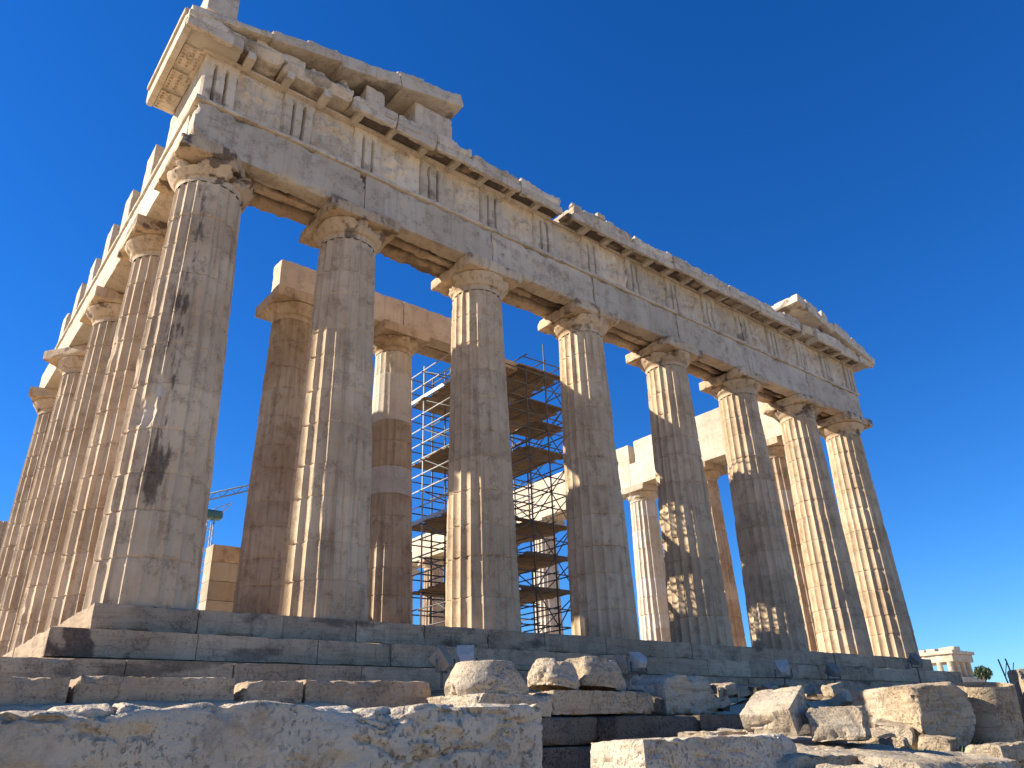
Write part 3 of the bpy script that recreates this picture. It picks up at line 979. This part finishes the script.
# ------------------------------------------------------------------ scaffold
M['steel'] = plain('galvanised_tube', (.13, .12, .11), .6, 0)
M['deck'] = plain('scaffold_plank', (.24, .165, .10), .8, 0, .45, 3)
M['alu'] = plain('white_painted_steel', (.52, .51, .49), .5, 0)
def scaffold():
    ox, oy, oz = 13.5, 6.4, PZ
    root = empty('scaffold_tower', (ox, oy, oz))
    tag(root, 'tall metal tube scaffold with plank decks rising inside the temple behind its third column', 'scaffolding')
    px = [11.1, 12.05, 14.15, 15.1, 16.0]
    py = [4.85, 7.15, 8.0]
    def T(p):
        return (p[0]-ox, p[1]-oy, p[2]-oz)
    rs = np.random.RandomState(3)
    for i, x in enumerate(px):
        for j, y in enumerate(py):
            h = 10.35+rs.uniform(-.2, .3)+(1.3 if i > 2 else 0)
            V, F = tubes([(T((x, y, PZ)), T((x, y, h)))], .03, 8)
            mk('post', V, F, M['alu' if i == 0 else 'steel'], root)
    lv = np.arange(PZ+.3, 11.3, .58)
    for k, z in enumerate(lv):
        a = px[0]-.12 if z < 10.3 else px[2]-.1
        for y in py:
            V, F = tubes([(T((a, y, z+rs.uniform(-.03, .03))), T((px[-1]+.12, y, z)))], .024)
            mk('rail', V, F, M['steel'], root)
        for x in px:
            if z > 10.3 and x < 14:
                continue
            V, F = tubes([(T((x, py[0]-.12, z+.06)), T((x, py[-1]+.12, z+.06)))], .024)
            mk('rail', V, F, M['alu' if x == px[0] and k > 5 else 'steel'], root)
    for k in range(0, len(lv)-2, 2):
        sg = []
        for i in range(len(px)-1):
            a, b = (px[i], px[i+1]) if (k//2+i) % 2 else (px[i+1], px[i])
            if lv[k+2] < 10.3 or px[i] > 14:
                sg.append((T((a, py[0], lv[k])), T((b, py[0], lv[k+2]))))
        if lv[k+2] < 10.3:
            sg.append((T((px[0], py[0], lv[k])), T((px[0], py[1], lv[k+2]))))
        sg.append((T((px[-1], py[1], lv[k])), T((px[-1], py[0], lv[k+2]))))
        for q in sg:
            V, F = tubes([q], .02)
            mk('brace', V, F, M['steel'], root)
    for (lx, ly) in ((14.3, 7.3), (11.3, 5.0)):
        for q, z0 in enumerate((2.0, 4.35, 6.7)):
            z1 = z0+2.3
            sg = [(T((lx, ly, z0)), T((lx+.5, ly, z1))), (T((lx, ly+.38, z0)), T((lx+.5, ly+.38, z1)))]
            for e in range(8):
                t = (e+.5)/8
                sg.append((T((lx+.5*t, ly, z0+2.3*t)), T((lx+.5*t, ly+.38, z0+2.3*t)), .014))
            V, F = tubes(sg, .02)
            mk('ladder', V, F, M['alu'], root)
    decks = [(9.1, 11.1, 16.0, 4.85, 8.0), (10.45, 14.0, 16.0, 4.85, 8.0), (8.3, 14.6, 16.0, 4.85, 6.6), (7.2, 14.0, 16.0, 4.85, 8.0), (6.76, 11.1, 13.4, 4.85, 8.0),
             (4.45, 11.1, 16.0, 4.85, 8.0), (3.35, 14.0, 16.0, 4.85, 8.0), (2.2, 11.1, 16.0, 4.85, 8.0)]
    for (z, x0, x1, y0, y1) in decks:
        parts = []
        nb = int((y1-y0)/.26)
        for q in range(nb):
            ya = y0+q*.26
            runs = [(x0, x1)]
            if 5.0 < ya < 7.0:                     # the boards stop either side of the column
                runs = [(a, b) for a, b in ((x0, min(x1, 12.2)), (max(x0, 14.05), x1)) if b-a > .3]
            for (a, b) in runs:
                parts.append(plainbox(T((a+rs.uniform(-.15, .08), ya, z+rs.uniform(0, .02))), T((b+rs.uniform(-.08, .15), ya+.24, z+.05))))
        V, F = join(parts)
        mk('deck', V, F, M['deck'], root, smooth=False)
        if x0 < 13 and z in (9.1, 4.45):
            V, F = plainbox(T((x0-.06, y0, z+.06)), T((x0-.03, y1, z+.2)))
            mk('toe_board', V, F, M['alu'], root, smooth=False)
scaffold()

# ------------------------------------------------------------------ crane far inside
def crane():
    bx, by = 11.15, 30.0
    root = empty('lattice_crane', (bx, by, PZ))
    tag(root, 'white lattice crane with a thin jib standing far inside the temple', 'crane')
    hw, top = .26, 10.2-PZ
    sg = []
    for sx in (-1, 1):
        for sy in (-1, 1):
            sg.append(((sx*hw, sy*hw, 0), (sx*hw*.7, sy*hw*.7, top), .035))
    n = 16
    for k in range(n):
        z0, z1 = top*k/n, top*(k+1)/n
        for sy in (-1, 1):
            sg.append(((-hw, sy*hw, z0), (hw, sy*hw, z1), .02))
            sg.append(((sy*hw, -hw, z0), (sy*hw, hw, z1), .02))
    V, F = tubes(sg, .03)
    mk('mast', V, F, M['alu'], root)
    a, b = np.array((-2.5, 2.3, top+.25)), np.array((4.6, -4.0, top+2.1))
    d = (b-a)/np.linalg.norm(b-a)
    sg = [(a, b, .045), (a+[0, 0, .42], b+[0, 0, .3], .045)]
    for k in range(24):
        p = a+(b-a)*k/24
        q = a+(b-a)*(k+1)/24
        sg.append((p+[0, 0, .4*(k % 2)], q+[0, 0, .4*((k+1) % 2)], .022))
    V, F = tubes(sg, .03)
    mk('jib', V, F, plain('grey_green_paint', (.22, .27, .24), .6), root)
    V, F = worn((.95, .7, .45), 5, .1, .03, .02)
    c = mk('slewing_cab', V+[.15, 0, top-.05], F, plain('green_paint', (.07, .16, .12), .5), root)
    V, F = tubes([((.5, -.3, top), (1.0, -.6, top+.7), .03), ((-.4, .2, top), (.9, -.5, top+.65), .03)])
    mk('strut', V, F, M['alu'], c)
crane()

# ------------------------------------------------------------------ loose stones
def rock(name, label, cat, centre, size, seed, mat, rz=0, tilt=(0, 0), group=None, attrs=None, facets=0, **kw):
    """one fallen stone: centre of its foot, full size, turned by rz, tipped by tilt"""
    kw.setdefault('pit', .011)
    kw.setdefault('ridge', .02 if facets else .012)
    cuts = list(kw.pop('cuts', ()))
    rr_ = np.random.RandomState(seed+900)
    h_ = np.asarray(size, float)/2
    for k in range(facets):
        d = rr_.normal(size=3)*(1, 1, .9)
        d[2] = abs(d[2])*.8+.1 if k % 3 else d[2]
        d /= np.linalg.norm(d)
        cuts.append((d, (np.abs(d)*h_).sum()*rr_.uniform(.74, .9)))
    V, F = worn(size, seed, cuts=cuts, **kw)
    V = V@np.array(Euler((tilt[0], tilt[1], 0)).to_matrix()).T
    V = V-[0, 0, V[:, 2].min()]
    n = fbm(V*1.3+seed*3, seed+6, 4)
    A = dict(stain=sst(.58, .78, n)*.4, tint=(fbm(V*.7+seed, seed+8, 2)-.5)*1.4)
    if attrs:
        A['stain'] = np.maximum(A['stain'], attrs(V))
    o = mk(name, V, F, mat, None, centre, (0, 0, rz), True, A, 42)
    return tag(o, label, cat, group)

# the great pitted block close to the camera
def bs(V):
    return 1.3*np.exp(-(((V[:, 0]-1.62)/.1)**2+((V[:, 2]-.86)/.13)**2))*(V[:, 1] < 0)
rock('marble_block', 'long pitted grey block filling the bottom left foreground, crumbled along its top edge', 'stone block', (-1.95, -10.75, -3.5),
     (4.26, .95, 1.3), 1101, M['block'], res=.0165, r0=.015, chip=.13, freq=1.6, thr=.46, rough=.006, lump=.03, lf=2.5, pit=.034, attrs=bs)
# the low row of blocks behind it
g = 'course of blocks below the steps'
for i, (a, b, lab) in enumerate(((-3.6, -1.08, 'leftmost grey block of the low row between the steps and the pitted block'),
                                 (-1.03, .72, 'second grey block of the low row, slanting gaps at both its ends'),
                                 (.80, 1.58, 'shortest block of the low row, with a slanting left end'),
                                 (1.60, 3.55, 'right end block of the low row, beside the carved boulder'))):
    cuts = []
    L = b-a
    if i in (0, 1):
        cuts = [((1, 0, -.45), L/2-.09)]
    if i in (1, 2):
        cuts.append(((-1, 0, .5), L/2-.02))
    rock('course_block', lab, 'stone block', ((a+b)/2, -4.65, -2.12), (L, .75, .53+.02*(i % 2)), 1111+i, M['step'], group=g, res=.05, chip=.13, thr=.47, rough=.008, cuts=cuts)

# carved stones in the middle
def bell(r0, r1, h, seed, cuts=(), chip=.1):
    """broken echinus lying upside down: turned dome, cut off by rough planes, with a square socket in its top"""
    n, m = 120, 44
    t = np.linspace(0, 1, m)
    prof = []
    for q in t:
        if q < .62:
            a = q/.62
            prof.append((r0*(.94+.06*math.sin(min(1, a*3)*math.pi/2))-(r0-r1)*a**1.9, h*a))
        else:
            prof.append((r1*(1-(q-.62)/.38)+.001, h))
    pr = np.array(prof)
    th = np.arange(n)*2*math.pi/n
    T, Rr = np.meshgrid(th, pr[:, 0])
    Z = np.repeat(pr[:, 1][:, None], n, 1)
    V = np.stack([np.cos(T)*Rr, np.sin(T)*Rr, Z], -1).reshape(-1, 3)
    S = seed*3.3
    nz = fbm(V*2.2+S, seed, 5, .6)
    d = V/np.maximum(np.linalg.norm(V, axis=1), .05)[:, None]
    V = V-d*(chip*sst(.5, .75, nz)+.03*(fbm(V*7+S, seed+2, 4, .6)-.5))[:, None]
    ring = .012*np.cos(Z.ravel()/h*24)*(pr[:, 0].repeat(n) > r1)*(fbm(V*1.5+S, seed+4, 2) > .5)
    V[:, :2] *= (1+ring)[:, None]
    for k, (nv, dist) in enumerate(cuts):
        nv = np.array(nv, float)/np.linalg.norm(nv)
        e = V@nv-dist-(fbm(V*3+S, seed+70+k, 4)-.5)*.14
        V -= np.maximum(e, 0)[:, None]*nv
    sq = (np.abs(V[:, 0]+.12) < .09) & (np.abs(V[:, 1]+.1) < .09) & (V[:, 2] > h*.8)
    V[sq, 2] -= .12
    idx = np.arange(n*m).reshape(m, n)
    F = np.stack([idx[:-1], np.roll(idx[:-1], -1, 1), np.roll(idx[1:], -1, 1), idx[1:]], -1).reshape(-1, 4)
    return V, F
def bell_stone(name, label, cat, loc, parts, seed, rz=0, tilt=(0, 0)):
    V, F = join(parts)
    V = V@np.array(Euler((tilt[0], tilt[1], 0)).to_matrix()).T
    V = V-[0, 0, V[:, 2].min()]
    n = fbm(V*1.3+seed*3, seed+6, 4)
    o = mk(name, V, F, M['rubble'], None, loc, (0, 0, rz), True, dict(stain=sst(.56, .76, n)*.6, tint=(fbm(V*.7+seed, seed+8, 2)-.5)*1.4), 42)
    return tag(o, label, cat)
Vs, Fs = worn((1.4, 1.1, .3), 1121, .03, .02, .14, 1.8, .44, .012, ridge=.015)
Vb, Fb = bell(.66, .48, .44, 1126, [((.8, -.3, .55), .46), ((-.2, -1, .4), .62)])
bell_stone('fallen_capital', 'upside down broken capital with rounded bell on square slab, right of the low row', 'capital', (3.98, -5.75, -2.12),
           [(Vs+[0, 0, .15], Fs), (Vb*[1, .85, 1]+[-.02, 0, .28], Fb)], 1121, R(4), (0, R(1)))
rock('stone_slab', 'long flat slab carrying two broken pale stones, right of the rounded boulder', 'stone slab', (5.8, -5.72, -2.08), (2.15, .95, .33), 1122, M['rubble'],
     res=.04, chip=.1, thr=.46)
bell_stone('broken_stone', 'left and smaller of two pale broken stones lying on the flat slab', 'broken stone', (5.12, -5.78, -1.77),
           [bell(.40, .27, .38, 1123, [((1, .2, .2), .26), ((-.3, -.8, .5), .36)])], 1123, R(20), (R(4), R(8)))
bell_stone('broken_stone', 'right and larger of two pale broken stones lying on the flat slab', 'broken stone', (5.98, -5.72, -1.77),
           [tuple((lambda b_: (b_[0]*[1.05, .72, 1], b_[1]))(bell(.58, .42, .44, 1124, [((-1, -.2, .25), .42), ((.8, 0, .6), .5)])))], 1124, R(-6), (R(-3), R(5)))
rock('broken_stone', 'shadowed wedge stone with one bright left edge, below the fifth column', 'broken stone', (8.35, -5.3, -2.1), (1.6, .8, .66), 1125, M['rubble'],
     rz=R(6), facets=3, res=.035, r0=.03, chip=.16, thr=.42, rough=.012, lump=.03, cuts=[((-.65, 0, .75), .62), ((.7, 0, .7), .72)])

# rough foundation wall under the slab
fw = []
rs = np.random.RandomState(8)
for r_, zt in enumerate((-2.1, -2.47, -2.84)):
    x = 2.5+.3*r_
    while x < 12.4:
        ln = rs.uniform(.9, 1.6)
        V, F = worn((ln-.02, 1.1, .355), 1200+r_*40+int(x*3), .06, .02, .09, 1.9, .45, .012)
        fw.append((V+[x+ln/2, -5.72-.06*r_+rs.uniform(-.03, .03), zt-.18], F))
        x += ln
V, F = join(fw)
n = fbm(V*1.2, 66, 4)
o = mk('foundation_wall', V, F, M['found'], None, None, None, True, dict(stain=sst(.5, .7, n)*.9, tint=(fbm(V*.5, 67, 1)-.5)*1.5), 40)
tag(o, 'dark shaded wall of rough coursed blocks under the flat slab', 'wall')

rock('marble_block', 'squared block in the bottom middle foreground, bright left end and shadowed front', 'stone block', (3.43, -9.68, -3.3), (2.25, .65, .9), 1131, M['block'],
     res=.028, r0=.012, chip=.09, freq=1.8, thr=.47, rough=.008, pit=.018, cuts=[((.85, 0, .5), 1.12)])
rock('broken_stone', 'small low stone peeping over the squared foreground block', 'broken stone', (5.75, -8.2, -2.95), (1.35, .55, .6), 1132, M['rubble'], rz=R(10),
     facets=4, res=.03, r0=.03, chip=.12, thr=.42, lump=.02)
rock('stone_slab', 'tilted sunlit slab leaning left of the sharp grey stone', 'stone slab', (5.86, -8.95, -2.46), (.86, .6, .31), 1133, M['rubble'], rz=R(18), tilt=(R(-4), R(-19)),
     res=.025, r0=.008, chip=.07, thr=.5, rough=.006, cuts=[((1, 0, .5), .5)])
rock('broken_stone', 'small pyramid shaped stone with sunlit left face beside the tilted slab', 'broken stone', (6.2, -9.55, -2.52), (.82, .6, .38), 1134, M['rubble'], rz=R(25),
     facets=3, res=.028, r0=.02, chip=.1, thr=.45, rough=.012, cuts=[((-.7, -.2, .7), .24), ((.6, .1, .7), .3), ((.1, -.8, .6), .34)])
rock('marble_boulder', 'largest cube shaped boulder on the right, honey coloured and sunlit on its left face', 'boulder', (10.25, -8.5, -2.74), (1.0, 1.6, .92), 1135, M['rubble'], rz=R(-28),
     tilt=(R(2), R(-3)), facets=1, res=.028, r0=.015, chip=.1, freq=1.5, thr=.46, rough=.012, lump=.02, lf=1.6, cuts=[((.8, -.1, -.6), .5), ((-.3, -.8, -.8), .9), ((-.5, -.2, -.7), .58)])
# column drum
def drum():
    V, F, A, ring = shaft_arrays(1140, .54, .53, .93, 40, 8, .7, 1, None)
    V, F, A = cap_lid(V, F, A, ring)
    n = fbm(V*2, 5, 4)
    lim = .46-.08*sst(.45, .75, n)
    q = np.hypot(V[:, 0], V[:, 1])
    V[:, :2] *= np.minimum(1, lim/np.maximum(q, 1e-6))[:, None]
    V = V@np.array(Euler((R(4), R(-7), 0)).to_matrix()).T
    A['stain'] = sst(.5, .75, n)*.5
    o = mk('column_drum', V, F, M['rubble'], None, (11.35, -9.15, -2.74), (0, 0, .3), True, A, 45)
    tag(o, 'thick worn column drum standing behind the largest boulder', 'column drum')
drum()
rock('marble_boulder', 'tall sunlit boulder cut off by the right edge of the photo', 'boulder', (12.45, -9.85, -2.8), (1.15, 1.0, 1.2), 1145, M['rubble'], rz=R(30),
     facets=2, res=.04, r0=.04, chip=.2, freq=1.4, thr=.4, rough=.014, lump=.05, lf=1.6, cuts=[((-.8, -.2, .6), .56)])
rock('stone_slab', 'broad flat sunlit slab lying in front of the largest boulder', 'stone slab', (5.5, -9.35, -2.93), (2.8, 1.7, .30), 1151, M['rubble'], rz=R(-3), tilt=(R(7), R(1)),
     facets=2, res=.03, r0=.012, chip=.1, thr=.46, rough=.01, lump=.015)
rock('stone_slab', 'flat slab at the bottom right with a dark broken end', 'stone slab', (6.45, -10.5, -3.06), (2.4, .8, .30), 1152, M['rubble'], rz=R(4), tilt=(R(9), R(1)),
     facets=2, res=.03, r0=.012, chip=.1, thr=.46, rough=.01, lump=.015)
rock('stone_slab', 'low slab at the bottom edge, left of the flat sunlit slabs', 'stone slab', (4.35, -10.6, -3.08), (.8, .6, .36), 1153, M['rubble'], rz=R(30), tilt=(0, R(-6)),
     facets=3, res=.03, r0=.02, chip=.12, thr=.45, rough=.01, lump=.02)
rock('broken_stone', 'small flat stone among weeds at the far bottom right', 'broken stone', (9.0, -10.15, -2.86), (1.0, .5, .24), 1154, M['rubble'], rz=R(-5),
     facets=2, res=.03, r0=.02, chip=.1, thr=.45)
# small rubble
rs = np.random.RandomState(77)
spots = [(7.4, -4.6), (7.9, -5.2), (10.8, -5.2), (11.6, -5.6), (12.6, -5.1), (13.6, -5.5), (14.6, -5.0), (9.9, -6.8), (10.6, -6.3), (8.9, -7.2), (9.4, -8.6), (9.1, -9.3), (8.9, -9.9),
         (8.4, -8.7), (8.0, -9.2), (7.6, -9.9), (9.3, -10.1), (13.6, -7.6), (5.9, -8.7), (7.0, -7.4), (15.6, -7.4), (7.4, -9.3), (8.5, -10.4), (6.6, -6.6), (8.2, -6.5)]
spots += [(rs.uniform(6.6, 17), rs.uniform(-5.2, -3.3)) for q in range(34)]
spots += [(rs.uniform(9.2, 12.5), rs.uniform(-5.6, -4.8)) for q in range(18)]+[(rs.uniform(6.9, 7.4), rs.uniform(-5.9, -5.2)) for q in range(5)]
for i, (x, y) in enumerate(spots):
    sz = rs.uniform(.2, .5, 3)*(1.3, 1, .5)
    z = float(hgt(np.array(x), np.array(y)))
    z = max(z, -2.1) if y > -5.7 else z
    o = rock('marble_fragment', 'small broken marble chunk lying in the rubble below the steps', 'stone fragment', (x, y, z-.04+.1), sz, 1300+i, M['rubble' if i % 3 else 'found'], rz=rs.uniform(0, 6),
             tilt=(rs.uniform(-.3, .3), rs.uniform(-.3, .3)), group='broken marble chunks below the steps', facets=4, res=.035, r0=.006, chip=.06, freq=4, thr=.5, rough=.01, lump=.015, lf=4)

# ------------------------------------------------------------------ floodlights
M['case'] = plain('grey_lamp_case', (.26, .22, .17), .75, 0)
M['case2'] = plain('pale_lamp_case', (.60, .52, .42), .7, 0)
gl = NB('lamp_glass')
gl.b.inputs['Base Color'].default_value = (.10, .12, .13, 1)
gl.b.inputs['Roughness'].default_value = .3
M['glass'] = gl.m
def floodlight(loc, rz, tilt, label, mat='case', post=.45):
    root = empty('floodlight', loc, rz)
    tag(root, label, 'floodlight', 'floodlights aimed at the columns')
    V, F = tubes([((0, 0, 0), (0, 0, post), .025), ((-.2, 0, post), (.2, 0, post), .02), ((-.2, 0, post), (-.2, 0, post+.2), .018), ((.2, 0, post), (.2, 0, post+.2), .018)])
    mk('bracket', V, F, M['steel'], root)
    V, F = plainbox((-.13, -.13, 0), (.13, .13, .03))
    mk('foot_plate', V, F, M['steel'], root, smooth=False)
    # case: wide at the glass, narrow behind, ribbed
    prof = [(-.2, .07, .05), (-.16, .10, .08), (-.02, .15, .12), (.10, .155, .13), (.13, .155, .13)]
    V = np.array([(sx*a, y, sz*b) for (y, a, b) in prof for sx, sz in ((-1, -1), (1, -1), (1, 1), (-1, 1))])
    F = []
    for k in range(len(prof)-1):
        for q in range(4):
            F.append([k*4+q, k*4+(q+1) % 4, k*4+4+(q+1) % 4, k*4+4+q])
    F.append([3, 2, 1, 0])
    e = 4*(len(prof)-1)
    F.append([e, e+1, e+2, e+3])
    m = Euler((tilt, 0, 0)).to_matrix()
    V = V@np.array(m).T+[0, 0, post+.2]
    c = mk('lamp_case', V, F, M[mat], root, smooth=False)
    bm = NB  # visor and glass
    V, F = plainbox((-.14, .132, -.115), (.14, .14, .115))
    V = V@np.array(m).T+[0, 0, post+.2]
    mk('glass', V, F, M['glass'], c, smooth=False)
    V, F = plainbox((-.155, .13, .132), (.155, .2, .14))
    V = V@np.array(m).T+[0, 0, post+.2]
    mk('visor', V, F, M[mat], c, smooth=False)
for loc, rz, t, lab, m, p in (
        ((5.05, -3.0, -1.55), R(30), R(48), 'grey floodlight tilted up, left of the pair behind the rounded boulder', 'case', .3),
        ((5.6, -2.95, -1.55), R(-35), R(40), 'pale floodlight head, right of the pair behind the rounded boulder', 'case2', .34),
        ((9.5, -3.0, -1.55), R(35), R(48), 'dark floodlight head, left of the pair behind the stones on the slab', 'case', .36),
        ((10.05, -3.05, -1.55), R(-10), R(25), 'pale floodlight head, right of the pair behind the stones on the slab', 'case2', .4),
        ((15.5, -3.0, -1.55), R(-50), R(35), 'pale bent floodlight on the steps above the tilted slab', 'case2', .38),
        ((17.9, -3.0, -1.55), R(-20), R(35), 'dark floodlight on the steps left of the largest boulder', 'case', .38),
        ((22.9, -3.0, -1.3), R(-20), R(35), 'dark floodlight at the right end of the steps under the last column', 'case', .55)):
    floodlight(loc, rz, t, lab, m, p)

# ------------------------------------------------------------------ far right: porch ruin, bush, stems
def porch():
    x0 = 84.0
    root = empty('ruined_porch', (x0, 22.4, -2.2))
    tag(root, 'small distant ruined porch with pale pillars, beyond the right end of the steps', 'ruin')
    V, F = worn((7, 4.6, 4.4), 41, .3, .03, .1)
    mk('podium', V+[1, 0, 1.75], F, M['entab'], root, None, None, True, None, 40)
    for k, (px_, py_) in enumerate(((-1.9, -1.75), (-1.9, -.75), (-1.9, .25), (-1.9, 1.25), (-.5, -1.75), (.9, -1.75), (2.3, -1.75))):
        for sx in (0,):
            V, F, A, ring = shaft_arrays(2000+k, .3, .26, 1.5, 16, 4, .5, 3)
            V, F, A = cap_lid(V, F, A, ring)
            mk('pillar', V+[px_, py_, 3.9], F, M['white'], root, None, None, True, A, 40)
    V, F = worn((4.8, 4.4, .7), 42, .2, .03, .1)
    mk('beam', V+[.4, 0, 5.75], F, M['entab'], root, None, None, True, None, 40)
    V, F = worn((5.2, 4.8, .35), 43, .2, .03, .2)
    mk('roof_slab', V+[.4, 0, 6.28], F, M['entab'], root, None, None, True, None, 40)
    for k in range(4):
        V, F = worn((1.2, .9, .5), 44+k, .15, .05, .25, 2, .4)
        mk('roof_block', V+[-.6+.3*k, -1.9+.95*k*(1 if k < 2 else 1.2), 6.6], F, M['white' if k < 2 else 'entab'], root, None, None, True, None, 40)
porch()

leaf = NB('dark_foliage')
tc = leaf.n('ShaderNodeTexCoord')
nz = leaf.noise(tc.outputs['Object'], 2, 4)
leaf.l(leaf.mix(leaf.ramp(nz, .35, .65), (.035, .055, .025), (.07, .10, .04)), leaf.b.inputs['Base Color'])
leaf.b.inputs['Roughness'].default_value = .7
M['leaf'] = leaf.m
grs = NB('weed_green')
tc = grs.n('ShaderNodeTexCoord')
nz = grs.noise(tc.outputs['Object'], 5, 4)
grs.l(grs.mix(grs.ramp(nz, .35, .65), (.06, .10, .03), (.13, .15, .05)), grs.b.inputs['Base Color'])
grs.b.inputs['Roughness'].default_value = .75
M['grass'] = grs.m

def leaves(n, rad, size, seed, squash=.8):
    rs = np.random.RandomState(seed)
    V, F = [], []
    for k in range(n):
        d = rs.normal(size=3)
        d /= np.linalg.norm(d)
        p = d*rad*rs.uniform(.45, 1.0)*(.75+.5*fbm(np.array([d*2.2]), seed, 2)[0])
        p[2] *= squash
        a, b = rs.normal(size=3), rs.normal(size=3)
        a /= np.linalg.norm(a)
        b -= a*(a@b)
        b /= np.linalg.norm(b)
        s = size*rs.uniform(.6, 1.4)
        i = len(V)
        V += [p-a*s, p+b*s*.4, p+a*s, p-b*s*.4]
        F.append([i, i+1, i+2, i+3])
    return np.array(V), np.array(F)

tree = empty('olive_tree', (60, 9.35, -2.55))
tag(tree, 'small round dark tree showing above the right end of the steps', 'tree')
V, F = leaves(1400, .58, .10, 4)
mk('crown', V+[0, 0, 3.35], F, M['leaf'], tree, smooth=False)
V, F = tubes([((0, 0, 0), (.1, .05, 1.8), .11), ((.1, .05, 1.8), (.4, .2, 3.2), .07), ((.1, .05, 1.8), (-.35, -.1, 3.2), .07)], .1, 8)
mk('trunk', V, F, plain('bark', (.12, .09, .07), .9), tree)
for i, (y, lab) in enumerate(((.62, 'left of two thin bare stems rising beside the edge boulder'), (.3, 'right of two thin bare stems rising beside the edge boulder'))):
    V, F = tubes([((0, 0, 0), (.1, .05, 1.6), .045), ((.1, .05, 1.6), (.05, .25, 3.3), .035), ((.1, .05, 1.6), (.25, -.1, 2.7), .025), ((.07, .15, 2.5), (.1, -.05, 3.1), .02)], .04, 6)
    o = mk('bare_sapling', V, F, plain('dry_twig', (.10, .08, .07), .9), None, (40, y, -2.95))
    tag(o, lab, 'sapling', 'bare saplings')

# weeds at the bottom right
rs = np.random.RandomState(21)
V, F = [], []
for k in range(2600):
    cx, cy = [(8.5, -9.6), (9.2, -9.7), (9.9, -9.9), (8.0, -10.0), (9.4, -10.5), (10.5, -9.4)][rs.randint(6)]
    x, y = cx+rs.normal()*.35, cy+rs.normal()*.3
    z = float(hgt(np.array(x), np.array(y)))-.06
    h = rs.uniform(.08, .3)
    a = rs.uniform(0, 6.28)
    wv = np.array([math.cos(a), math.sin(a), 0])*rs.uniform(.005, .012)
    ln = np.array([rs.normal()*.3, rs.normal()*.3, 1.0])
    i = len(V)
    p = np.array([x, y, z])
    V += [p-wv, p+wv, p+ln*h*.6+wv*.6+[0, 0, 0], p+ln*h+np.array([ln[0], ln[1], -.2])*h*.4]
    F.append([i, i+1, i+2, i+3])
o = mk('grass', np.array(V), np.array(F), M['grass'], smooth=False)
o['kind'] = 'stuff'
